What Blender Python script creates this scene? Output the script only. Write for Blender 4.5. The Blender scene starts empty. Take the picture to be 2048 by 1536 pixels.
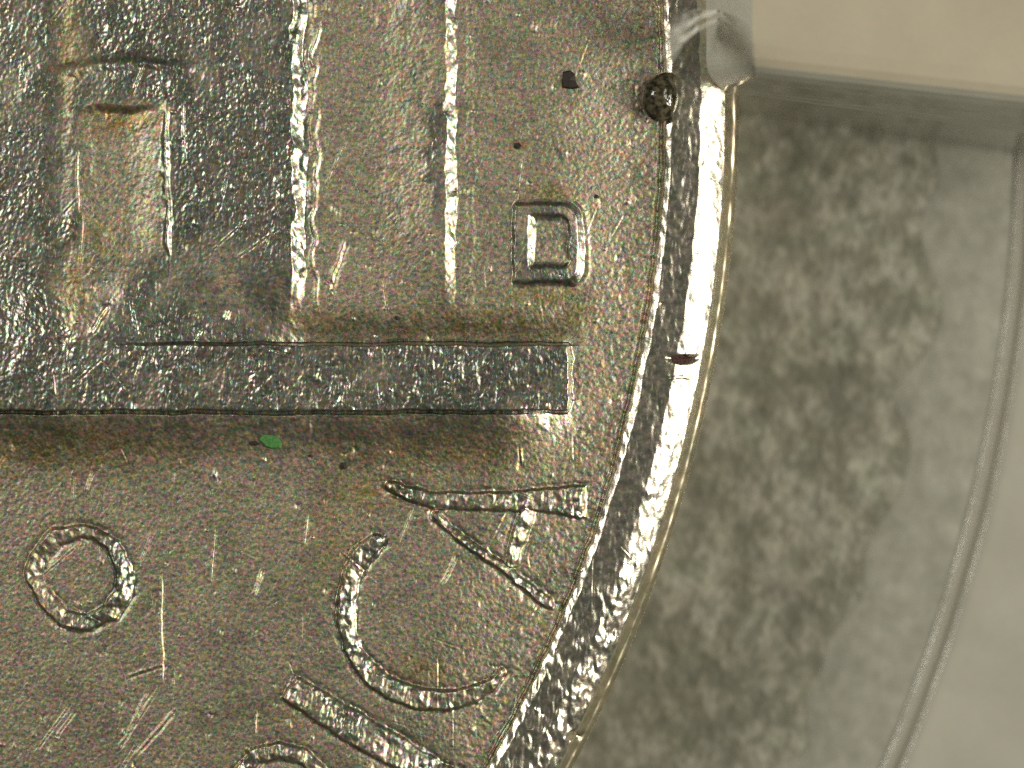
import bpy, bmesh, math, random
import numpy as np
from mathutils import Vector

# ------------------------------------------------------------------ scene, camera, light
# One Blender unit is one millimetre. Lengths on the coin are laid out in small
# steps of 1/266 mm ("u") measured from the middle of the viewed patch.
U = 1.0 / 266.0
scene = bpy.context.scene
scene.unit_settings.system = 'METRIC'
scene.unit_settings.scale_length = 0.001
col = scene.collection

CAM_H = 30.0
cam_data = bpy.data.cameras.new('microscope_camera')
cam_data.sensor_width = 36.0
cam_data.lens = 36.0 * CAM_H / (2048 * U)
cam_data.clip_start = 0.5
cam_data.clip_end = 500.0
cam_data.dof.use_dof = True
cam_data.dof.focus_distance = CAM_H - 0.02
cam_data.dof.aperture_fstop = max(0.1, cam_data.lens * 1e-3 / 0.9)
cam = bpy.data.objects.new('microscope_camera', cam_data)
cam.location = (0, 0, CAM_H)
col.objects.link(cam)
scene.camera = cam

world = bpy.data.worlds.new('World')
scene.world = world
world.use_nodes = True
world.node_tree.nodes['Background'].inputs[0].default_value = (1.0, 0.97, 0.86, 1)
world.node_tree.nodes['Background'].inputs[1].default_value = 0.09


def area_light(name, loc, aim, sx, sy, power, colour):
    d = bpy.data.lights.new(name, 'AREA')
    d.shape = 'RECTANGLE'
    d.size, d.size_y = sx, sy
    d.energy = power
    d.color = colour
    o = bpy.data.objects.new(name, d)
    o.location = loc
    o.rotation_euler = (Vector(aim) - Vector(loc)).to_track_quat('-Z', 'Y').to_euler()
    col.objects.link(o)
    return o


# the microscope's lamps: a strong one low at the right, a broad soft one above
area_light('key_lamp', (30, -4.0, 20), (0, 0, 0), 8, 10, 9500, (1.0, 0.955, 0.82))
area_light('upper_lamp', (17, 4, 25), (1, 0, 0), 9, 8, 1450, (1.0, 0.965, 0.85))
area_light('left_lamp', (-24, 12.5, 31), (0, 0, 0), 12, 10, 5400, (1.0, 0.965, 0.85))

scene.view_settings.view_transform = 'Standard'
scene.view_settings.look = 'None'
scene.view_settings.gamma = 1.0
scene.view_settings.exposure = 0.1
scene.view_settings.use_curve_mapping = False
scene.cycles.use_denoising = False
scene.cycles.max_bounces = 6
scene.cycles.sample_clamp_indirect = 4.0

rng = np.random.default_rng(7)
random.seed(7)


def P(x, y, z=0.0):
    return ((x - 1024) * U, (768 - y) * U, z * U)


# ------------------------------------------------------------------ helpers
def tag(o, label=None, cat=None, group=None, kind=None):
    if label: o['label'] = label
    if cat: o['category'] = cat
    if group: o['group'] = group
    if kind: o['kind'] = kind
    return o


def empty(name, loc=(0, 0, 0)):
    o = bpy.data.objects.new(name, None)
    o.location = loc
    o.empty_display_size = 0.2
    col.objects.link(o)
    return o


def mesh_obj(name, verts, faces, mat, parent=None, smooth=True):
    me = bpy.data.meshes.new(name)
    me.from_pydata([tuple(v) for v in verts], [], [tuple(f) for f in faces])
    me.validate()
    if smooth:
        me.polygons.foreach_set('use_smooth', [True] * len(me.polygons))
    me.materials.append(mat)
    o = bpy.data.objects.new(name, me)
    col.objects.link(o)
    if parent:
        o.parent = parent
    return o


def quads_obj(name, verts, quads, normals, worn, mat, parent):
    """numpy verts (n,3), quads (m,4); normals per vertex keep seams invisible"""
    used = np.unique(quads)
    remap = np.zeros(len(verts), np.int64)
    remap[used] = np.arange(len(used))
    q = remap[quads].astype(np.int32)
    me = bpy.data.meshes.new(name)
    me.vertices.add(len(used))
    me.vertices.foreach_set('co', verts[used].astype(np.float32).ravel())
    me.loops.add(q.size)
    me.loops.foreach_set('vertex_index', q.ravel())
    me.polygons.add(len(q))
    me.polygons.foreach_set('loop_start', np.arange(0, q.size, 4, dtype=np.int32))
    me.polygons.foreach_set('loop_total', np.full(len(q), 4, np.int32))
    me.update(calc_edges=True)
    me.polygons.foreach_set('use_smooth', np.ones(len(q), bool))
    me.normals_split_custom_set_from_vertices(normals[used].astype(np.float32))
    at = me.attributes.new('worn', 'FLOAT', 'POINT')
    at.data.foreach_set('value', worn[used].astype(np.float32))
    me.materials.append(mat)
    o = bpy.data.objects.new(name, me)
    col.objects.link(o)
    o.parent = parent
    return o


# ------------------------------------------------------------------ materials
def new_mat(name):
    m = bpy.data.materials.new(name)
    m.use_nodes = True
    nt = m.node_tree
    return m, nt, nt.nodes['Principled BSDF']


def N(nt, t, **kw):
    n = nt.nodes.new(t)
    for k, v in kw.items():
        if k.startswith('i_'):
            key = k[2:]
            n.inputs[int(key) if key.isdigit() else key].default_value = v
        else:
            setattr(n, k, v)
    return n


def noise(nt, vec, scale, detail=2.0, rough=0.5):
    n = N(nt, 'ShaderNodeTexNoise', i_Scale=scale, i_Detail=detail, i_Roughness=rough)
    nt.links.new(vec, n.inputs['Vector'])
    return n


def ramp(nt, fac, stops):
    r = N(nt, 'ShaderNodeValToRGB')
    e = r.color_ramp.elements
    while len(e) < len(stops):
        e.new(0.5)
    for el, (p, c) in zip(e, stops):
        el.position = p
        el.color = (c[0], c[1], c[2], 1)
    nt.links.new(fac, r.inputs[0])
    return r


def mix(nt, fac, a, b, mode='MIX'):
    m = N(nt, 'ShaderNodeMix', data_type='RGBA', blend_type=mode)
    for key, v in ((0, fac), (6, a), (7, b)):
        if hasattr(v, 'links'):
            nt.links.new(v, m.inputs[key])
        elif key == 0:
            m.inputs[0].default_value = v
        else:
            m.inputs[key].default_value = (v[0], v[1], v[2], 1)
    return m.outputs[2]


STAINS = [  # brown and olive toning on the nickel: x, y, rx, ry, strength
    (1100, 385, 75, 22, 0.9), (1095, 592, 95, 30, 0.9), (1145, 625, 50, 50, 0.8), (960, 645, 240, 40, 0.8),
    (240, 240, 90, 40, 1.0), (205, 470, 60, 40, 0.8), (140, 90, 45, 160, 0.8), (150, 560, 40, 140, 0.7),
    (740, 985, 110, 60, 0.8), (880, 905, 300, 70, 0.7), (120, 900, 330, 70, 0.8), (640, 640, 130, 34, 0.6),
    (840, 1340, 90, 34, 0.8), (660, 1060, 60, 160, 0.5), (1040, 290, 30, 14, 0.8), (600, 1420, 120, 30, 0.5),
]


def metal(name, dark, light, grain, rough, bump, stain_on=False, chroma=0.3, worn=None):
    """coin metal; with worn=(dark, light, rough, bump) the 'worn' attribute blends to the rubbed high metal"""
    m, nt, b = new_mat(name)
    tc = N(nt, 'ShaderNodeTexCoord').outputs['Object']
    n1 = noise(nt, tc, 46 * grain, 3.0, 0.65)
    n2 = noise(nt, tc, 2.2, 4.0, 0.62)
    n3 = noise(nt, tc, 28 * grain, 2.5, 0.65)
    hgt, base = n1.outputs['Fac'], ramp(nt, n1.outputs['Fac'], [(0.3, dark), (0.68, light)]).outputs[0]
    rgh = N(nt, 'ShaderNodeMapRange')
    rgh.inputs[1].default_value, rgh.inputs[2].default_value = 0.3, 0.7
    rgh.inputs[3].default_value, rgh.inputs[4].default_value = rough - 0.07, rough + 0.07
    nt.links.new(n3.outputs['Fac'], rgh.inputs[0])
    rgh = rgh.outputs[0]
    dist = bump
    if worn:
        at = N(nt, 'ShaderNodeAttribute', attribute_name='worn').outputs['Fac']
        mp = N(nt, 'ShaderNodeMapping')
        mp.inputs['Scale'].default_value = (1.0, 0.45, 1.0)
        nt.links.new(tc, mp.inputs['Vector'])
        nw = noise(nt, mp.outputs[0], 36.0, 3.0, 0.65)
        wb = ramp(nt, nw.outputs['Fac'], [(0.32, worn[0]), (0.7, worn[1])]).outputs[0]
        base = mix(nt, at, base, wb)
        mf = N(nt, 'ShaderNodeMix', data_type='FLOAT')
        nt.links.new(at, mf.inputs[0]); nt.links.new(rgh, mf.inputs[2]); mf.inputs[3].default_value = worn[2]
        rgh = mf.outputs[0]
        mh = N(nt, 'ShaderNodeMix', data_type='FLOAT')
        sc_ = N(nt, 'ShaderNodeMath', operation='MULTIPLY')
        nt.links.new(nw.outputs['Fac'], sc_.inputs[0]); sc_.inputs[1].default_value = worn[3] / bump
        nt.links.new(at, mh.inputs[0]); nt.links.new(hgt, mh.inputs[2]); nt.links.new(sc_.outputs[0], mh.inputs[3])
        hgt = mh.outputs[0]
    # fine red/green/blue mottling of the oxidised skin
    cm = N(nt, 'ShaderNodeMapRange', data_type='FLOAT_VECTOR')
    cm.inputs[7].default_value = (0.32, 0.32, 0.32)
    cm.inputs[8].default_value = (0.68, 0.68, 0.68)
    cm.inputs[9].default_value = (1 - chroma, 1 - chroma * 0.85, 1 - chroma)
    cm.inputs[10].default_value = (1 + chroma, 1 + chroma * 0.85, 1 + chroma)
    nt.links.new(n3.outputs['Color'], cm.inputs[6])
    c = mix(nt, 1.0, base, cm.outputs[1], 'MULTIPLY')
    patch = ramp(nt, n2.outputs['Fac'], [(0.33, (0.72, 0.74, 0.68)), (0.5, (0.98, 0.96, 0.92)), (0.68, (1.12, 1.05, 0.98))]).outputs[0]
    c = mix(nt, 1.0, c, patch, 'MULTIPLY')
    if stain_on:
        tot = None
        for (x, y, rx, ry, s) in STAINS:
            px, py, _ = P(x, y)
            sub = N(nt, 'ShaderNodeVectorMath', operation='SUBTRACT')
            nt.links.new(tc, sub.inputs[0])
            sub.inputs[1].default_value = (px, py, 0)
            mul = N(nt, 'ShaderNodeVectorMath', operation='MULTIPLY')
            nt.links.new(sub.outputs[0], mul.inputs[0])
            mul.inputs[1].default_value = (1 / (rx * U), 1 / (ry * U), 0)
            ln = N(nt, 'ShaderNodeVectorMath', operation='LENGTH')
            nt.links.new(mul.outputs[0], ln.inputs[0])
            mr = N(nt, 'ShaderNodeMapRange', interpolation_type='SMOOTHSTEP')
            mr.inputs[1].default_value, mr.inputs[2].default_value = 1.35, 0.1
            mr.inputs[3].default_value, mr.inputs[4].default_value = 0.0, s
            nt.links.new(ln.outputs['Value'], mr.inputs[0])
            if tot is None:
                tot = mr.outputs[0]
            else:
                mx = N(nt, 'ShaderNodeMath', operation='MAXIMUM')
                nt.links.new(tot, mx.inputs[0]); nt.links.new(mr.outputs[0], mx.inputs[1])
                tot = mx.outputs[0]
        n4 = noise(nt, tc, 12.0, 4.0, 0.7)
        br = N(nt, 'ShaderNodeMapRange')
        br.inputs[1].default_value, br.inputs[2].default_value = 0.32, 0.62
        nt.links.new(n4.outputs['Fac'], br.inputs[0])
        mm = N(nt, 'ShaderNodeMath', operation='MULTIPLY')
        nt.links.new(tot, mm.inputs[0]); nt.links.new(br.outputs[0], mm.inputs[1])
        hue = mix(nt, n2.outputs['Fac'], (0.62, 0.60, 0.30), (0.80, 0.58, 0.26))
        c = mix(nt, mm.outputs[0], c, mix(nt, 1.0, c, hue, 'MULTIPLY'))
    nt.links.new(c, b.inputs['Base Color'])
    b.inputs['Metallic'].default_value = 1.0
    nt.links.new(rgh, b.inputs['Roughness'])
    bp = N(nt, 'ShaderNodeBump', i_Strength=1.0, i_Distance=dist)
    nt.links.new(hgt, bp.inputs['Height'])
    nt.links.new(bp.outputs[0], b.inputs['Normal'])
    return m


MAT_COIN = metal('struck_nickel', (0.25, 0.225, 0.16), (0.57, 0.52, 0.405), 1.0, 0.45, 0.0030, True, 0.40,
                 ((0.235, 0.24, 0.20), (0.56, 0.565, 0.49), 0.30, 0.0032))
MAT_RIM = metal('polished_nickel_rim', (0.52, 0.49, 0.41), (0.74, 0.71, 0.61), 0.6, 0.27, 0.0022, False, 0.10)
MAT_EDGE = metal('coin_side', (0.42, 0.375, 0.265), (0.60, 0.555, 0.43), 0.3, 0.36, 0.0008, False, 0.06)


def plastic(name, c0, c1, rough, scale, bump, sss=0.0):
    m, nt, b = new_mat(name)
    tc = N(nt, 'ShaderNodeTexCoord').outputs['Object']
    n1 = noise(nt, tc, scale, 4.0, 0.6)
    n2 = noise(nt, tc, 40.0, 2.0, 0.5)
    c = ramp(nt, n1.outputs['Fac'], [(0.35, c0), (0.65, c1)]).outputs[0]
    c = mix(nt, 0.08, c, n2.outputs['Color'], 'OVERLAY')
    nt.links.new(c, b.inputs['Base Color'])
    b.inputs['Roughness'].default_value = rough
    b.inputs['Specular IOR Level'].default_value = 0.4
    bp = N(nt, 'ShaderNodeBump', i_Strength=1.0, i_Distance=bump)
    nt.links.new(n1.outputs['Fac'], bp.inputs['Height'])
    nt.links.new(bp.outputs[0], b.inputs['Normal'])
    if sss:
        b.inputs['Subsurface Weight'].default_value = sss
        b.inputs['Subsurface Radius'].default_value = (1.0, 0.9, 0.6)
        b.inputs['Subsurface Scale'].default_value = 0.4
    return m


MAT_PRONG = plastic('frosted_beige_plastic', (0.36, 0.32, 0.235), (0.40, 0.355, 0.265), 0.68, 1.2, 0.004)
MAT_TIP_LIT = plastic('prong_end_lit_plastic', (0.66, 0.65, 0.56), (0.74, 0.73, 0.64), 0.5, 6.0, 0.004)
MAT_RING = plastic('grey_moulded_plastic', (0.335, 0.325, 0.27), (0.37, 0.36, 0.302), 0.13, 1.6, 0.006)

# ------------------------------------------------------------------ coin relief
CX, CY, RO = -1343.0, 205.0, 2825.0        # coin centre and radius in u


def sstep(a, b, x):
    t = np.clip((x - a) / (b - a), 0, 1)
    return t * t * (3 - 2 * t)


def poly_dist(x, y, pts, widths):
    """signed distance inside (+) to a stroke of varying half width along a polyline"""
    best = np.full(x.shape, -1e9)
    offx = np.zeros(x.shape)
    for (a, b, wa, wb) in zip(pts[:-1], pts[1:], widths[:-1], widths[1:]):
        ax, ay = a; bx, by = b
        dx, dy = bx - ax, by - ay
        t = np.clip(((x - ax) * dx + (y - ay) * dy) / (dx * dx + dy * dy), 0, 1)
        d = np.hypot(x - ax - t * dx, y - ay - t * dy)
        v = wa + (wb - wa) * t - d
        offx = np.where(v > best, x - ax - t * dx, offx)
        best = np.maximum(best, v)
    return best, offx


def box_sd(x, y, x0, x1, y0, y1, r=0.0):
    cx, cy, hx, hy = (x0 + x1) / 2, (y0 + y1) / 2, (x1 - x0) / 2 - r, (y1 - y0) / 2 - r
    qx, qy = np.abs(x - cx) - hx, np.abs(y - cy) - hy
    return r - (np.hypot(np.maximum(qx, 0), np.maximum(qy, 0)) + np.minimum(np.maximum(qx, qy), 0))


LETTERS = {
    'C': [([(752, 1084), (722, 1112), (702, 1150), (692, 1200), (694, 1250), (706, 1298), (735, 1342), (778, 1376), (836, 1398),
            (895, 1402), (945, 1390), (980, 1370), (1004, 1344)],
           [17, 21, 20, 18, 16, 17, 20, 22, 21, 19, 16, 12, 7])],
    'A': [([(784, 974), (826, 990), (870, 1000), (960, 1002), (1060, 1000), (1130, 1002), (1160, 1004)],
           [11, 14, 18, 19, 22, 30, 36]),
          ([(872, 1030), (925, 1080), (1000, 1130), (1052, 1172), (1096, 1206)], [7, 8, 9, 9, 12]),
          ([(1056, 1030), (1038, 1072), (1020, 1126)], [17, 16, 12])],
    'I': [([(588, 1380), (700, 1450), (800, 1508), (940, 1592)], [30, 34, 33, 33])],
    'R': [([(470, 1600), (482, 1548), (512, 1512), (560, 1500), (606, 1512), (640, 1548), (650, 1600)],
           [16, 16, 17, 17, 16, 15, 15])],
    'O': [([(160, 1062), (112, 1076), (78, 1112), (66, 1150), (92, 1196), (126, 1236), (176, 1246), (222, 1224), (248, 1184),
            (250, 1140), (226, 1090), (190, 1066), (160, 1062)],
           [14, 20, 17, 15, 15, 16, 16, 18, 20, 18, 13, 11, 14])],
}


def base_height(x, y, want_labels=False, seed_fields=None):
    """coin face height in u at points x, y (arrays); label map alongside"""
    f = seed_fields or {}
    jx = f.get('jx', 0.0); jy = f.get('jy', 0.0); fine = f.get('fine', 0.0)
    xx, yy = x + jx, y + jy
    r = np.hypot(x - CX, y - CY)
    rj = r + 0.35 * jx
    h = np.zeros(x.shape)
    lab = np.zeros(x.shape, np.int8)
    # field falls a little towards the rim, shaped to catch more light
    h -= 17.0 * sstep(2420, 2668, r)
    # --- building
    e = 1.0
    wall = box_sd(xx, yy, -1900, 598, -900, 720, 6)
    fade = sstep(530, 640, yy) * sstep(200, 580, xx)
    h += 15 * np.clip((wall + 13 + 3.0 * fine) / 26, 0, 1) * (1 - 0.8 * fade)
    h += 19 * sstep(560, 684, yy) * sstep(600, 150, xx) * (wall > 0)
    # long soft ramp where the wall runs down to the right of x=600
    ridge2 = np.exp(-((xx - 628 + 4 * fine) / 6.0) ** 2) * sstep(640, 560, yy)
    h += 3.2 * ridge2
    win = box_sd(xx, yy, 172, 338, 212, 494, 8)
    h -= 8 * sstep(206, 226, yy) * sstep(520, 430, yy) * sstep(140, 215, xx) * sstep(337, 250, xx)
    h += 6.0 * np.exp(-((xx - 334) / 6.0) ** 2) * sstep(190, 250, yy) * sstep(540, 470, yy)
    jamb = box_sd(xx, yy, 100, 140, -900, 820, 4)
    h -= 2.2 * sstep(-18, 18, jamb)
    lintel = np.exp(-((yy - 128 - 0.0006 * (xx - 260) ** 2) / 12.0) ** 2) * sstep(90, 160, xx) * sstep(430, 330, xx)
    h -= 4.0 * lintel
    # pilaster: rises gently from the left, drops sharply at x=900
    pil = sstep(735, 890, xx) * np.clip((912 - xx) / 20, 0, 1) * sstep(645, 480, yy)
    h += 12 * pil
    h += 1.2 * np.exp(-((xx - 940) / 8.0) ** 2) * sstep(640, 600, yy)
    # hollow above the step and the step itself, wide soft foot below
    ys_ = y + 0.45 * jy
    step = box_sd(xx, ys_, -1900, 1140, 688, 824, 8)
    up = np.clip(690 - ys_, 0, 300)
    h -= 15.0 * np.exp(-(up / 40.0) ** 2) * sstep(520, 640, xx) * sstep(1165, 1110, xx) * (ys_ < 690)
    foot = np.clip(ys_ - 818, 0, 400)
    h += 33 * np.exp(-(foot / 64.0) ** 1.7) * (ys_ > 800) * sstep(1165, 1010, xx) * sstep(4, -6, step)
    kk = sstep(-4, 4, step)
    h = h * (1 - kk) + kk * 34
    if want_labels:
        lab[(wall > -13) & (yy < 688)] = 2
        lab[win > -14] = 3
        lab[(xx > 636) & (xx < 910) & (yy < 640)] = 4
        lab[step > -4] = 1
    # --- mint mark
    sl = (x > 960) & (x < 1240) & (y > 350) & (y < 620)
    xs, ys = (0.5 * (x + xx))[sl], (0.5 * (y + yy))[sl]
    def sd_d(xs, ys):
        outer = np.where(xs < 1090, box_sd(xs, ys, 1027, 1300, 406, 564, 3), box_sd(xs, ys, 900, 1160 + 0.04 * (ys - 480), 406, 564, 34))
        hole = np.where(xs < 1090, box_sd(xs, ys, 1062, 1300, 432, 532, 4), box_sd(xs, ys, 900, 1137 + 0.04 * (ys - 480), 432, 532, 16))
        return np.minimum(outer, -hole)
    d = sd_d(xs, ys)
    facing = np.clip(0.5 - 0.5 * (sd_d(xs + 3, ys) - sd_d(xs - 3, ys)) / 4.5, 0, 1)     # 1 on slopes that face right
    hs = 9.0 * (facing * np.clip((d + 9) / 15, 0, 1) + (1 - facing) * sstep(-3, 3, d))
    hs += 1.4 * np.exp(-((d + 16) / 4.0) ** 2) * (xs > 1150)
    h[sl] += hs
    if want_labels:
        t = lab[sl]; t[d > -6] = 5; lab[sl] = t
    # --- legend letters
    for k, (ch, strokes) in enumerate(LETTERS.items()):
        xs_ = [p[0] for s in strokes for p in s[0]]; ys_ = [p[1] for s in strokes for p in s[0]]
        sl = (x > min(xs_) - 90) & (x < max(xs_) + 90) & (y > min(ys_) - 90) & (y < max(ys_) + 90)
        if not sl.any():
            continue
        xs, ys = (0.4 * x + 0.6 * xx)[sl], (0.4 * y + 0.6 * yy)[sl]
        d = np.full(xs.shape, -1e9); ox = np.zeros(xs.shape)
        for j, (pts, wid) in enumerate(strokes):
            dj, oj = poly_dist(xs, ys, pts, [0.88 * q for q in wid])
            if ch == 'A' and j == 0:
                dj = np.minimum(dj, 1170 - xs)
            if ch == 'I':
                ux, uy = 0.856, 0.517
                dj = np.minimum(dj, (xs - 590) * ux + (ys - 1381) * uy + 12)
            ox = np.where(dj > d, oj, ox)
            d = np.maximum(d, dj)
        H = {'A': 13, 'C': 15, 'I': 17, 'R': 14, 'O': 14}[ch]
        body = sstep(-3, 2, d)
        hs = 0.42 * H * body + 0.12 * H * (1 - (1 - np.clip(d / 12.0, 0, 1)) ** 2) - 0.34 * ox * body - 1.5 * np.exp(-((d + 6) / 5.0) ** 2)
        h[sl] += hs
        if want_labels:
            t = lab[sl]; t[d > -6] = 6 + k; lab[sl] = t
    # --- rim
    h -= 4 * np.exp(-((rj - 2667) / 5.0) ** 2)
    ramp_ = np.clip(rj - 2673, 0, 16)
    h += 12 * sstep(2667, 2674, rj) + 0.50 * ramp_ - 0.5 * 0.06 * np.clip(ramp_ - 10, 0, 6) ** 2
    amp = sstep(1000, 1200, y)
    bev = f.get('bev', 0.0)
    rb = r + bev * (1 + 2.2 * amp) * sstep(2796, 2770, r)
    tb = np.clip(rb - 2744, 0, 52)
    drop = 0.28 * tb + 0.45 * tb ** 2 / 104 + np.clip(rb - 2796, 0, 99) * 1.5
    lip = sstep(2807, 2815, r)
    h -= drop * (1 - 0.0 * lip)
    h += (6.0 + 1.0 * fine) * np.exp(-((r - 2818) / 6.0) ** 2)
    if want_labels:
        lab[r > 2668] = 20
        lab[(r > 2799) & (lab == 20)] = 21
    # nick across the rim and two dents
    u = (x - 1366) * 1.0; v = (y - 719) + 0.004 * (x - 1366) ** 2
    h -= 12 * np.exp(-(u / 24.0) ** 2 - (v / 6.0) ** 2) + 1.3 * np.exp(-((x - 1362) / 30.0) ** 4 - ((y - 756 + 0.05 * (x - 1362) + 0.4 * jx) / 3.0) ** 2)
    h -= 14 * np.exp(-((x - 1150) / 11.0) ** 2 - ((y - 1474) / 8.0) ** 2)
    return (h, lab) if want_labels else h


STEP_U = 1.6
gx = np.arange(-130, 1492, STEP_U)
gy = np.arange(-130, 1668, STEP_U)
X, Y = np.meshgrid(gx, gy)
ny, nx = X.shape


def smooth_noise(sx, sy, seed):
    g = np.random.default_rng(seed).standard_normal((ny, nx))
    fx = np.fft.rfftfreq(nx)[None, :]; fy = np.fft.fftfreq(ny)[:, None]
    k = np.exp(-2 * (math.pi ** 2) * ((fx * sx / STEP_U) ** 2 + (fy * sy / STEP_U) ** 2))
    out = np.fft.irfft2(np.fft.rfft2(g) * k, s=(ny, nx))
    return out / out.std()


# slide the vertices just beyond the coin's edge onto it
R0 = np.hypot(X - CX, Y - CY)
snap = (R0 > RO) & (R0 < RO + 2.4)
X = np.where(snap, CX + (X - CX) * RO / R0, X)
Y = np.where(snap, CY + (Y - CY) * RO / R0, Y)
R0 = np.hypot(X - CX, Y - CY)

jx = 2.2 * smooth_noise(10, 14, 1) + 1.2 * smooth_noise(4, 6, 2)
jy = 2.0 * smooth_noise(18, 10, 3) + 1.0 * smooth_noise(5, 4, 4)
fields = {'jx': jx, 'jy': jy, 'fine': smooth_noise(6, 12, 5), 'bev': 0.8 * smooth_noise(6, 14, 6) + 0.25 * smooth_noise(3, 4, 16)}
H, L = base_height(X, Y, True, fields)

# surface relief: fine pimpled field, coarser vertical flakes on the worn high metal
g_field = 0.17 * smooth_noise(1.8, 2.0, 8) + 0.07 * smooth_noise(4, 4.5, 9) + 0.3 * smooth_noise(22, 26, 10) + 0.32 * sstep(2540, 2640, R0) * smooth_noise(3.2, 2.8, 28)
flake = smooth_noise(2.6, 6, 11)
flake2 = smooth_noise(5, 12, 12)
on_step = 0.6 + 0.8 * (L == 1)
g_raised = on_step * (0.24 * flake + 0.6 * np.maximum(flake2, 1.2)) + 0.22 * smooth_noise(1.8, 2.0, 13) + 0.6 * smooth_noise(18, 24, 14)


def blur(a, s):
    fx = np.fft.rfftfreq(nx)[None, :]; fy = np.fft.fftfreq(ny)[:, None]
    k = np.exp(-2 * (math.pi ** 2) * ((fx * s / STEP_U) ** 2 + (fy * s / STEP_U) ** 2))
    return np.fft.irfft2(np.fft.rfft2(a) * k, s=(ny, nx))


# how far the skin is rubbed down to bare high metal: uneven, soft-edged
rub = ((L == 1) | (L == 2) | (L == 3)).astype(float)
rub -= 0.85 * sstep(-18, 12, box_sd(X, Y, 165, 342, 205, 505, 20))
rub -= 0.45 * sstep(-20, 20, box_sd(X, Y, 108, 172, -300, 700, 10))
rub -= 0.45 * sstep(-60, 40, box_sd(X, Y, 150, 620, 520, 660, 30)) * (Y < 690)
rub += 0.55 * sstep(740, 850, X) * sstep(905, 880, X) * sstep(520, 360, Y) * (smooth_noise(14, 26, 31) > -0.1)
rub += 0.55 * ((L >= 6) & (L < 12)) + 0.45 * (L == 5)
gy_, gx_ = np.gradient(H, STEP_U)
rub += 0.9 * sstep(0.28, 0.7, np.hypot(gx_, gy_)) * (L < 6)      # edges rubbed bright
rub = blur(rub, 3.2)
rub += (0.20 * smooth_noise(16, 20, 32) + 0.16 * smooth_noise(45, 60, 33)) * (rub > 0.08)
worn = np.clip(rub, 0, 1)
flat_worn = np.clip(worn - 0.9 * blur(sstep(0.28, 0.7, np.hypot(gx_, gy_)) * (L < 6), 3.2), 0, 1)
letters = ((L >= 6) & (L < 12)).astype(float)
wL = np.clip(blur(letters, 3), 0, 1)
wR = np.clip(flat_worn - wL, 0, 1)
rim = (L == 20).astype(float)
g_rim = 0.2 * flake + 0.16 * smooth_noise(4, 6, 15) + 0.4 * smooth_noise(12, 22, 17)
g_low = 0.45 * flake + 0.6 * smooth_noise(5, 6, 19) + 1.2 * smooth_noise(10, 12, 20)
low = sstep(1080, 1280, Y)
H = H + g_field * (1 - wR) * (1 - rim) * (L != 21) + g_raised * wR + wL * (0.5 * flake + 0.7 * smooth_noise(4.5, 4.5, 38) + 0.6 * smooth_noise(8, 8, 18)) + rim * (g_rim + 0.65 * low * g_low)
worn = worn.reshape(-1)

# scratches: a cut with a thrown-up burr
for (x0, y0, x1, y1, w, a) in [
        (325, 1142, 327, 1376, 2.6, 2.2), (216, 612, 187, 668, 4, 4.0), (300, 1384, 238, 1500, 3.4, 2.6), (352, 1418, 272, 1512, 3.6, 3.0),
        (150, 1424, 112, 1478, 2.4, 1.6), (912, 1112, 884, 1168, 3.2, 2.6), (524, 1140, 508, 1192, 2.6, 2.2), (694, 480, 662, 578, 6, 2.6),
        (186, 945, 172, 982, 2.6, 1.8), (1041, 894, 1041, 932, 2.4, -2.6), (515, 1420, 512, 1470, 2.2, 1.6), (250, 1356, 330, 1330, 4, 1.8),
        (655, 560, 668, 590, 5, 2.4), (1480 / 4, 200, 372, 330, 2.2, 1.4), (455, 620, 452, 640, 3, 2), (160, 430, 158, 300, 3, 1.4)]:
    m = (X > min(x0, x1) - 20) & (X < max(x0, x1) + 20) & (Y > min(y0, y1) - 20) & (Y < max(y0, y1) + 20)
    xs, ys = X[m] + 0.5 * jx[m], Y[m]
    dx, dy = x1 - x0, y1 - y0
    ln = math.hypot(dx, dy)
    t = ((xs - x0) * dx + (ys - y0) * dy) / ln / ln
    s = ((xs - x0) * dy - (ys - y0) * dx) / ln
    if dy < 0:
        s = -s
    env = sstep(-0.05, 0.2, t) * sstep(1.05, 0.8, t)
    H[m] += -a * env * (s / w) * np.exp(-(s / w) ** 2) * 1.6

r3 = np.random.default_rng(44)
for k in range(90):
    x0, y0 = r3.uniform(0, 1280), r3.uniform(0, 1536)
    th = r3.choice([1.35, 1.75, 2.1, 0.6]) + r3.normal(0, 0.2)
    ln = r3.uniform(25, 150); w = r3.uniform(1.8, 2.6); a = r3.uniform(0.35, 1.1)
    x1, y1 = x0 + ln * math.cos(th), y0 + ln * math.sin(th)
    i0, i1 = np.searchsorted(gy, [min(y0, y1) - 8, max(y0, y1) + 8]); j0, j1 = np.searchsorted(gx, [min(x0, x1) - 8, max(x0, x1) + 8])
    xs, ys = X[i0:i1, j0:j1], Y[i0:i1, j0:j1]
    t = ((xs - x0) * (x1 - x0) + (ys - y0) * (y1 - y0)) / ln ** 2
    sd = ((xs - x0) * (y1 - y0) - (ys - y0) * (x1 - x0)) / ln
    H[i0:i1, j0:j1] -= a * sstep(0, 0.25, t) * sstep(1, 0.75, t) * (sd / w) * np.exp(-(sd / w) ** 2) * 1.6

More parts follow.
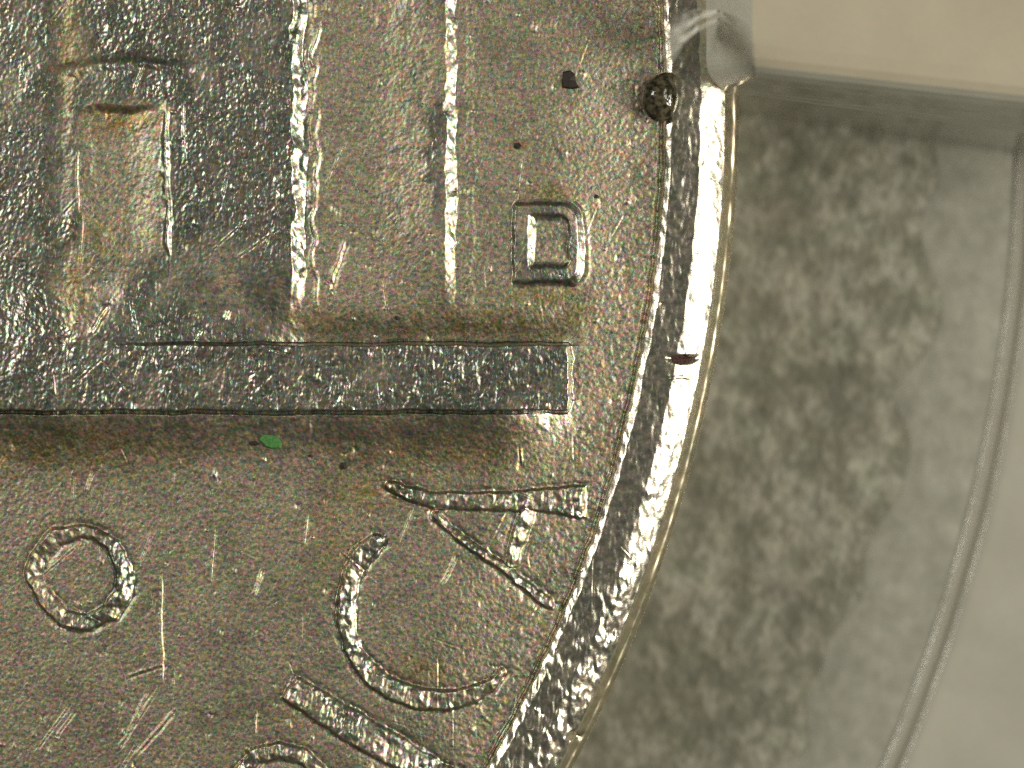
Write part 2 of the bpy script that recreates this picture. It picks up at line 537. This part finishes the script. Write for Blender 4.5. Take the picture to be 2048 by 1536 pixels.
# random small dings and raised pimples
r2 = np.random.default_rng(21)
for k in range(260):
    x, y = r2.uniform(0, 1330), r2.uniform(0, 1536)
    s = r2.uniform(2.2, 5.5); a = r2.choice([-1, 1]) * r2.uniform(1.0, 2.6); st = r2.uniform(0.6, 2.2)
    i0, i1 = np.searchsorted(gy, [y - 25, y + 25]); j0, j1 = np.searchsorted(gx, [x - 25, x + 25])
    xs, ys = X[i0:i1, j0:j1] - x, Y[i0:i1, j0:j1] - y
    H[i0:i1, j0:j1] += a * np.exp(-(xs / s) ** 2 - (ys / (s * st)) ** 2)

# per-vertex normals of the whole sheet, shared by all its pieces
Hy, Hx = np.gradient(H, STEP_U)
nrm = np.stack([-Hx, Hy, np.ones_like(H)], -1)
nrm /= np.linalg.norm(nrm, axis=-1, keepdims=True)
V = np.stack([(X - 1024) * U, (768 - Y) * U, H * U], -1).reshape(-1, 3)
nrm = nrm.reshape(-1, 3)
inside = R0 <= RO + 0.01
idx = np.arange(ny * nx).reshape(ny, nx)
ok = inside[:-1, :-1] & inside[1:, :-1] & inside[:-1, 1:] & inside[1:, 1:]
Q = np.stack([idx[1:, :-1], idx[1:, 1:], idx[:-1, 1:], idx[:-1, :-1]], -1)[ok]
FL = L[:-1, :-1][ok]

coin = empty('coin', (0, 0, 0))
tag(coin, 'worn silver-grey nickel coin with letters, a building and a raised bright rim', 'coin')


def piece(name, lab, mat, parent, label=None):
    o = quads_obj(name, V, Q[FL == lab], nrm, worn, mat, parent)
    if label:
        o['label'] = label
    return o


piece('field', 0, MAT_COIN, coin)
building = piece('building', 2, MAT_COIN, coin, 'dark grainy wall of the raised building')
piece('step', 1, MAT_COIN, building, 'broad dark step along the foot of the building')
piece('window', 3, MAT_COIN, building, 'brownish sunken window panel')
piece('pilaster', 4, MAT_COIN, building, 'pale pilaster with a bright right edge')
piece('mint_mark', 5, MAT_COIN, coin, 'small square letter D')
for k, ch in enumerate(LETTERS):
    piece('letter', 6 + k, MAT_COIN, coin, 'raised letter ' + ch)
piece('rim', 20, MAT_RIM, coin, 'raised rim with a blown-out bright bevel')
piece('bevel', 21, MAT_EDGE, coin, 'narrow brownish outer bevel of the rim')

# rest of the coin: face beyond the finely modelled patch, side wall and back
vv, ff = [], []
radii = list(np.linspace(0, 2600, 40)) + [2640, 2668, 2676, 2681, 2690, 2697, 2720, 2742, 2756, 2776, 2796, 2802, 2808, 2814, 2819, 2825]
na = 720
ang = np.linspace(0, 2 * math.pi, na, endpoint=False)
RR, AA = np.meshgrid(radii, ang, indexing='ij')
xs, ys = CX + RR * np.cos(AA), CY + RR * np.sin(AA)
hh = base_height(xs, ys)
T = 1.95 / U
inrect = (xs > -100) & (ys > -100) & (ys < 1640)
body_v = np.stack([(xs - 1024) * U, (768 - ys) * U, hh * U], -1).reshape(-1, 3).tolist()
nr = len(radii)
for i in range(nr - 1):
    for j in range(na):
        j2 = (j + 1) % na
        if inrect[i, j] and inrect[i + 1, j] and inrect[i, j2] and inrect[i + 1, j2]:
            continue
        ff.append((i * na + j, i * na + j2, (i + 1) * na + j2, (i + 1) * na + j))
o1 = len(body_v)
for zz, rr_ in ((-0.35 / U * 1.0, RO + 1), (-T + 12, RO), (-T, RO - 14), (-T, 0)):
    for a in ang:
        body_v.append(P(CX + rr_ * math.cos(a), CY + rr_ * math.sin(a), zz))
rings = [(nr - 1) * na, o1, o1 + na, o1 + 2 * na, o1 + 3 * na]
for a0, b0 in zip(rings[:-1], rings[1:]):
    for j in range(na):
        j2 = (j + 1) % na
        ff.append((a0 + j, a0 + j2, b0 + j2, b0 + j))
body = mesh_obj('coin_body', body_v, ff, MAT_COIN, coin)
body.data.materials.append(MAT_EDGE)
at = body.data.attributes.new('worn', 'FLOAT', 'POINT')
wv = np.zeros(len(body_v), np.float32)
wv[:xs.size] = (np.clip(sstep(620, 560, xs) * sstep(840, 810, ys), 0, 1) * 0.9).ravel()
at.data.foreach_set('value', wv)
for p_ in body.data.polygons:                      # side and back carry the plain metal
    if min(p_.vertices) >= (nr - 4) * na:
        p_.material_index = 1

# ------------------------------------------------------------------ table surface
ZT = -1.95 / U
m, nt, b = new_mat('mottled_grey_card')
tc = N(nt, 'ShaderNodeTexCoord').outputs['Object']
mp = N(nt, 'ShaderNodeMapping')
mp.inputs['Rotation'].default_value = (0, 0, math.radians(25))
mp.inputs['Scale'].default_value = (1.0, 0.7, 1.0)
nt.links.new(tc, mp.inputs['Vector'])
n1 = noise(nt, mp.outputs[0], 9.0, 3.0, 0.6)
n2 = noise(nt, mp.outputs[0], 1.6, 2.0, 0.5)
n3 = noise(nt, tc, 4.0, 2.0, 0.5)
ad = N(nt, 'ShaderNodeMath', operation='MULTIPLY_ADD')
nt.links.new(n2.outputs['Fac'], ad.inputs[0]); ad.inputs[1].default_value = 0.45
nt.links.new(n1.outputs['Fac'], ad.inputs[2])
c = ramp(nt, ad.outputs[0], [(0.42, (0.095, 0.094, 0.068)), (0.70, (0.18, 0.178, 0.136)), (0.98, (0.36, 0.352, 0.29))]).outputs[0]
cm = N(nt, 'ShaderNodeMapRange', data_type='FLOAT_VECTOR')
cm.inputs[7].default_value = (0.3, 0.3, 0.3); cm.inputs[8].default_value = (0.7, 0.7, 0.7)
cm.inputs[9].default_value = (0.98, 0.98, 0.97); cm.inputs[10].default_value = (1.03, 1.02, 1.02)
nt.links.new(n3.outputs['Color'], cm.inputs[6])
nt.links.new(mix(nt, 1.0, c, cm.outputs[1], 'MULTIPLY'), b.inputs['Base Color'])
b.inputs['Roughness'].default_value = 0.8
bp = N(nt, 'ShaderNodeBump', i_Strength=1.0, i_Distance=0.03)
nt.links.new(n1.outputs['Fac'], bp.inputs['Height'])
nt.links.new(bp.outputs[0], b.inputs['Normal'])
z = ZT * U
table = mesh_obj('table_surface', [(-60, -60, z), (60, -60, z), (60, 60, z), (-60, 60, z)], [(0, 1, 2, 3)], m)
tag(table, 'mottled grey surface under the coin', kind='structure')

# ------------------------------------------------------------------ plastic holder
holder = empty('coin_holder', P(CX, CY, ZT))
tag(holder, 'pale grey-beige plastic holder ring with a prong gripping the coin', 'coin holder')
HX, HY, HZ = P(CX, CY, ZT)


def revolve(name, profile, mat, parent, n=900, a0=0, a1=2 * math.pi, wob=0.0):
    prof = np.array(profile, float) * U
    a = np.linspace(a0, a1, n, endpoint=False)
    vs, fs = [], []
    k = len(prof)
    ph = np.random.default_rng(3).uniform(0, 6.28, 8)
    for t in a:
        w = sum(math.sin(t * q + p) for q, p in zip((7, 13, 21, 34, 47, 61, 83, 97), ph)) * wob * U
        for i, (r, zz) in enumerate(prof):
            ww = w if 0 < i < k - 2 else 0
            vs.append(((r + ww) * math.cos(t), (r + ww) * math.sin(t), zz))
    for j in range(n):
        j2 = (j + 1) % n
        for i in range(k - 1):
            fs.append((j * k + i, j * k + i + 1, j2 * k + i + 1, j2 * k + i))
    o = mesh_obj(name, vs, fs, mat, parent)
    o.data.set_sharp_from_angle(angle=math.radians(48))
    return o


top = 28.0
# ring: foot on the table, slanted inner wall, small step, rounded lip, flat top
ring = revolve('ring', [(3434, 0), (3437, 5), (3443, 9), (3459, 13), (3461, 11.6), (3464, 13.5), (3470, 19.5), (3477, 24.5), (3485, 28), (3495, 29), (3507, 28.4), (3520, 28.2),
                        (3700, top + 1), (5200, top), (5230, top - 30), (5230, 0)], MAT_RING, holder, wob=0.25)

# added half-clear pale sheet, standing in for brighter light on the card here
m, nt, b = new_mat('table_lightening_sheet')
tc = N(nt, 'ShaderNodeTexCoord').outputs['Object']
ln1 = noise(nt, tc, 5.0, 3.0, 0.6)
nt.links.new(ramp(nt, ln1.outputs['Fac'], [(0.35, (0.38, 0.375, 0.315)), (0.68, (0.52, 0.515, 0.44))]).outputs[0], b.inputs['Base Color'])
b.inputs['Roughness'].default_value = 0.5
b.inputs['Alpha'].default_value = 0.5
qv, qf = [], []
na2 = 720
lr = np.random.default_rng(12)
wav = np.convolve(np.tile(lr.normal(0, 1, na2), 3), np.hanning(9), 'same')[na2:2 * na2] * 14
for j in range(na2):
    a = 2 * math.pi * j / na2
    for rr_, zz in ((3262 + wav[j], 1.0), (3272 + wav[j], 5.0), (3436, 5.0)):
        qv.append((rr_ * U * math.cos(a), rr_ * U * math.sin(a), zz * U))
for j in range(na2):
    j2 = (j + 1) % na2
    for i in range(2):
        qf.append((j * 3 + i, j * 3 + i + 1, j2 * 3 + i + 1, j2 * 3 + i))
mesh_obj('light_zone_sheet', qv, qf, m, holder)

# prong: a drafted bar from the ring to over the coin's rim
def prong_mesh():
    bm = bmesh.new()
    # outline at the foot level and at the top, in photo-plane u, prong runs left-right
    def outline(xl, yb, xr, ybr, yt, rad):
        pts = []
        for t in np.linspace(math.pi, math.pi / 2, 9):
            pts.append((xl + rad + rad * math.cos(t), yb - rad + rad * math.sin(t)))
        pts.append((xr, ybr))
        pts.append((xr, yt))
        pts.append((xl, yt))
        return pts
    levels = [  # z above coin plane, xl, yb, yb at right, corner radius
        (-518, 1412, 186, 296, 60), (-20, 1412, 184, 292, 60), (10, 1413, 180, 284, 60), (30, 1418, 178, 278, 56), (150, 1448, 176, 268, 46),
        (222, 1468, 172, 258, 34), (250, 1477, 164, 248, 24), (266, 1483, 154, 236, 16), (276, 1486, 138, 220, 10), (282, 1488, 112, 192, 8)]
    rings_ = []
    for (zz, xl, yb, ybr, rad) in levels:
        o = outline(xl, yb, 2240, ybr, -420, rad)
        rings_.append([bm.verts.new(Vector(P(x, y, zz)) - Vector((HX, HY, HZ))) for x, y in o])
    for a, b_ in zip(rings_[:-1], rings_[1:]):
        n = len(a)
        for i in range(n):
            bm.faces.new((a[i], a[(i + 1) % n], b_[(i + 1) % n], b_[i]))
    bm.faces.new(rings_[-1])
    bm.faces.new(list(reversed(rings_[0])))
    bmesh.ops.recalc_face_normals(bm, faces=bm.faces)
    me = bpy.data.meshes.new('prong')
    bm.to_mesh(me); bm.free()
    return me


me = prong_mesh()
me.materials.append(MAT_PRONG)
me.materials.append(MAT_TIP_LIT)
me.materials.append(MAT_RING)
for p_ in me.polygons:  # shading by facing put into colour: paler left end, grey sides, beige top
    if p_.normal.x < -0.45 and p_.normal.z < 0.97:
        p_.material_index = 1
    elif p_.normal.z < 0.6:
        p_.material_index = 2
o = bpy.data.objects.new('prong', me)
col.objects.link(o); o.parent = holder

# ------------------------------------------------------------------ specks on the coin
def speck_mat(name, c0, c1, rough=0.6):
    m, nt, b = new_mat(name)
    tc = N(nt, 'ShaderNodeTexCoord').outputs['Object']
    n = noise(nt, tc, 60.0, 3.0)
    nt.links.new(ramp(nt, n.outputs['Fac'], [(0.35, c0), (0.65, c1)]).outputs[0], b.inputs['Base Color'])
    b.inputs['Roughness'].default_value = rough
    return m


MAT_GRIT = speck_mat('dark_grit', (0.006, 0.004, 0.003), (0.03, 0.015, 0.008))
MAT_RUST = speck_mat('rust_grit', (0.01, 0.005, 0.003), (0.10, 0.03, 0.02))
MAT_GREEN = speck_mat('green_flake', (0.03, 0.13, 0.025), (0.07, 0.24, 0.05))
MAT_LINT = speck_mat('pale_lint', (0.55, 0.54, 0.48), (0.65, 0.64, 0.58), 0.8)


def grit(name, x, y, outline, thick, z0, mat, label, cat, group=None):
    """small angular crumb: outline in u about (x, y), domed and uneven"""
    rr_ = np.random.default_rng(int(x * 7 + y))
    n = len(outline)
    vs = [(px * U, -py * U, -2 * U) for px, py in outline]
    vs += [(px * 0.8 * U, -py * 0.8 * U, thick * U * rr_.uniform(0.6, 1.0)) for px, py in outline]
    vs.append((0, 0, thick * U * 1.05))
    fs = [(i, (i + 1) % n, n + (i + 1) % n, n + i) for i in range(n)]
    fs += [(n + i, n + (i + 1) % n, 2 * n) for i in range(n)]
    fs.append(tuple(reversed(range(n))))
    o = mesh_obj(name, vs, fs, mat, None, smooth=False)
    o.location = P(x, y, z0)
    return tag(o, label, cat, group)


def z_at(x, y):
    i = int(round((y - gy[0]) / STEP_U)); j = int(round((x - gx[0]) / STEP_U))
    return float(H[i, j])


def ngon(rx, ry, n, seed, jit=0.25):
    q = np.random.default_rng(seed)
    return [(rx * math.cos(t) * q.uniform(1 - jit, 1 + jit), ry * math.sin(t) * q.uniform(1 - jit, 1 + jit))
            for t in np.linspace(0, 2 * math.pi, n, endpoint=False)]


grit('grit_crumb', 1139, 160, [(-14, -18), (2, -21), (12, -12), (13, 2), (20, 16), (6, 19), (-15, 17), (-17, 0)], 7, z_at(1139, 160), MAT_GRIT,
     'largest black angular crumb on the field above the letter D', 'grit')
for x, y, rx, ry, lab in [
        (1034, 292, 8, 7, 'tiny brown-black crumb midway between largest crumb and letter D'),
        (1194, 393, 6, 5, 'tiny dark crumb just right of the top of letter D'),
        (794, 636, 6, 5, 'tiny dark crumb just above the broad step'),
        (687, 931, 9, 8, 'small black crumb right of the green flake'),
        (622, 912, 6, 4, 'tiny black sliver between the green flake and small black crumb'),
        (1144, 568, 6, 6, 'tiny dark red crumb at the lower right corner of letter D')]:
    grit('grit_crumb', x, y, ngon(rx, ry, 6, int(x)), 4, z_at(x, y), MAT_GRIT, lab, 'grit', 'dark crumbs on the coin')
grit('green_flake', 541, 882, [(-26, -4), (-18, -15), (4, -17), (20, -14), (24, 2), (22, 15), (4, 16), (-10, 12)], 5, z_at(541, 882), MAT_GREEN,
     'small bright green flake below the broad step', 'flake')
grit('grit_crumb', 509, 886, [(-12, -3), (4, -6), (12, 2), (2, 6), (-8, 5)], 3, z_at(509, 886), MAT_GRIT,
     'dark sliver touching the left side of the green flake', 'grit', 'dark crumbs on the coin')
grit('rust_crumb', 1366, 719, [(-30, -13), (-16, -10), (4, -7), (30, -8), (16, 5), (-1, 7), (-4, 15), (-23, 8)], 9, z_at(1366, 736) - 3, MAT_RUST,
     'dark red-brown wedge lodged in the nick across the rim', 'grit')

# clear bead at the foot of the rim
m, nt, b = new_mat('glossy_residue')
tcn = N(nt, 'ShaderNodeTexCoord').outputs['Object']
nn = noise(nt, tcn, 22.0, 3.0)
nt.links.new(ramp(nt, nn.outputs['Fac'], [(0.4, (0.012, 0.011, 0.006)), (0.62, (0.10, 0.085, 0.05))]).outputs[0], b.inputs['Base Color'])
b.inputs['Roughness'].default_value = 0.06
b.inputs['IOR'].default_value = 1.55
bp = N(nt, 'ShaderNodeBump', i_Strength=1.0, i_Distance=0.004)
nt.links.new(nn.outputs['Fac'], bp.inputs['Height']); nt.links.new(bp.outputs[0], b.inputs['Normal'])
vs, fs = [], []
na_, nl = 40, 10
for i in range(nl):
    t = i / (nl - 1) * math.pi / 2
    for j in range(na_):
        a = 2 * math.pi * j / na_
        rx, ry = 37, 50
        ex = rx * math.cos(a); ey = ry * math.sin(a)
        if math.sin(a) > 0.5:
            ex += 16 * (math.sin(a) - 0.5) / 0.5
        k = math.cos(t) if i < nl - 1 else 0.02
        vs.append((ex * k * U, ey * k * U, (30 * math.sin(t) - 2) * U))
for i in range(nl - 1):
    for j in range(na_):
        j2 = (j + 1) % na_
        fs.append((i * na_ + j, i * na_ + j2, (i + 1) * na_ + j2, (i + 1) * na_ + j))
fs.append(tuple((nl - 1) * na_ + j for j in range(na_)))
fs.append(tuple(reversed(range(na_))))
bead = mesh_obj('residue_bead', vs, fs, m)
bead.location = P(1319, 195, 14)
tag(bead, 'glossy dark olive bead of residue stuck at the inner edge of the rim', 'droplet')

# lint tuft standing out of focus at the prong's end
vs, fs = [], []
q = np.random.default_rng(5)
def tube(path, rad):
    b0 = len(vs); n = 6
    for (px, py, pz) in path:
        for i in range(n):
            a = 2 * math.pi * i / n
            vs.append(((px + rad * math.cos(a)) * U, (py + rad * math.sin(a)) * U, (pz + rad * math.sin(a + 1)) * U))
    for s in range(len(path) - 1):
        for i in range(n):
            fs.append((b0 + s * n + i, b0 + s * n + (i + 1) % n, b0 + (s + 1) * n + (i + 1) % n, b0 + (s + 1) * n + i))
for k in range(24):
    y0 = q.uniform(-22, 22); c1 = q.uniform(-18, 18)
    xs0 = 84 if k < 3 else q.uniform(0, 50)
    path = [(xs0 - (xs0 + 44) * t + q.normal(0, 1.5), y0 + 60 - 100 * t + c1 * t * t + q.normal(0, 1.5), -460 + 430 * t ** 0.55 + q.normal(0, 10))
            for t in np.linspace(0, q.uniform(0.6, 1.0), 8)]
    tube(path, 2.0)
lint = mesh_obj('lint_tuft', vs, fs, MAT_LINT)
lint.location = P(1346, 111, 600)
tag(lint, 'blurred white lint tuft beside the prong end', 'lint')
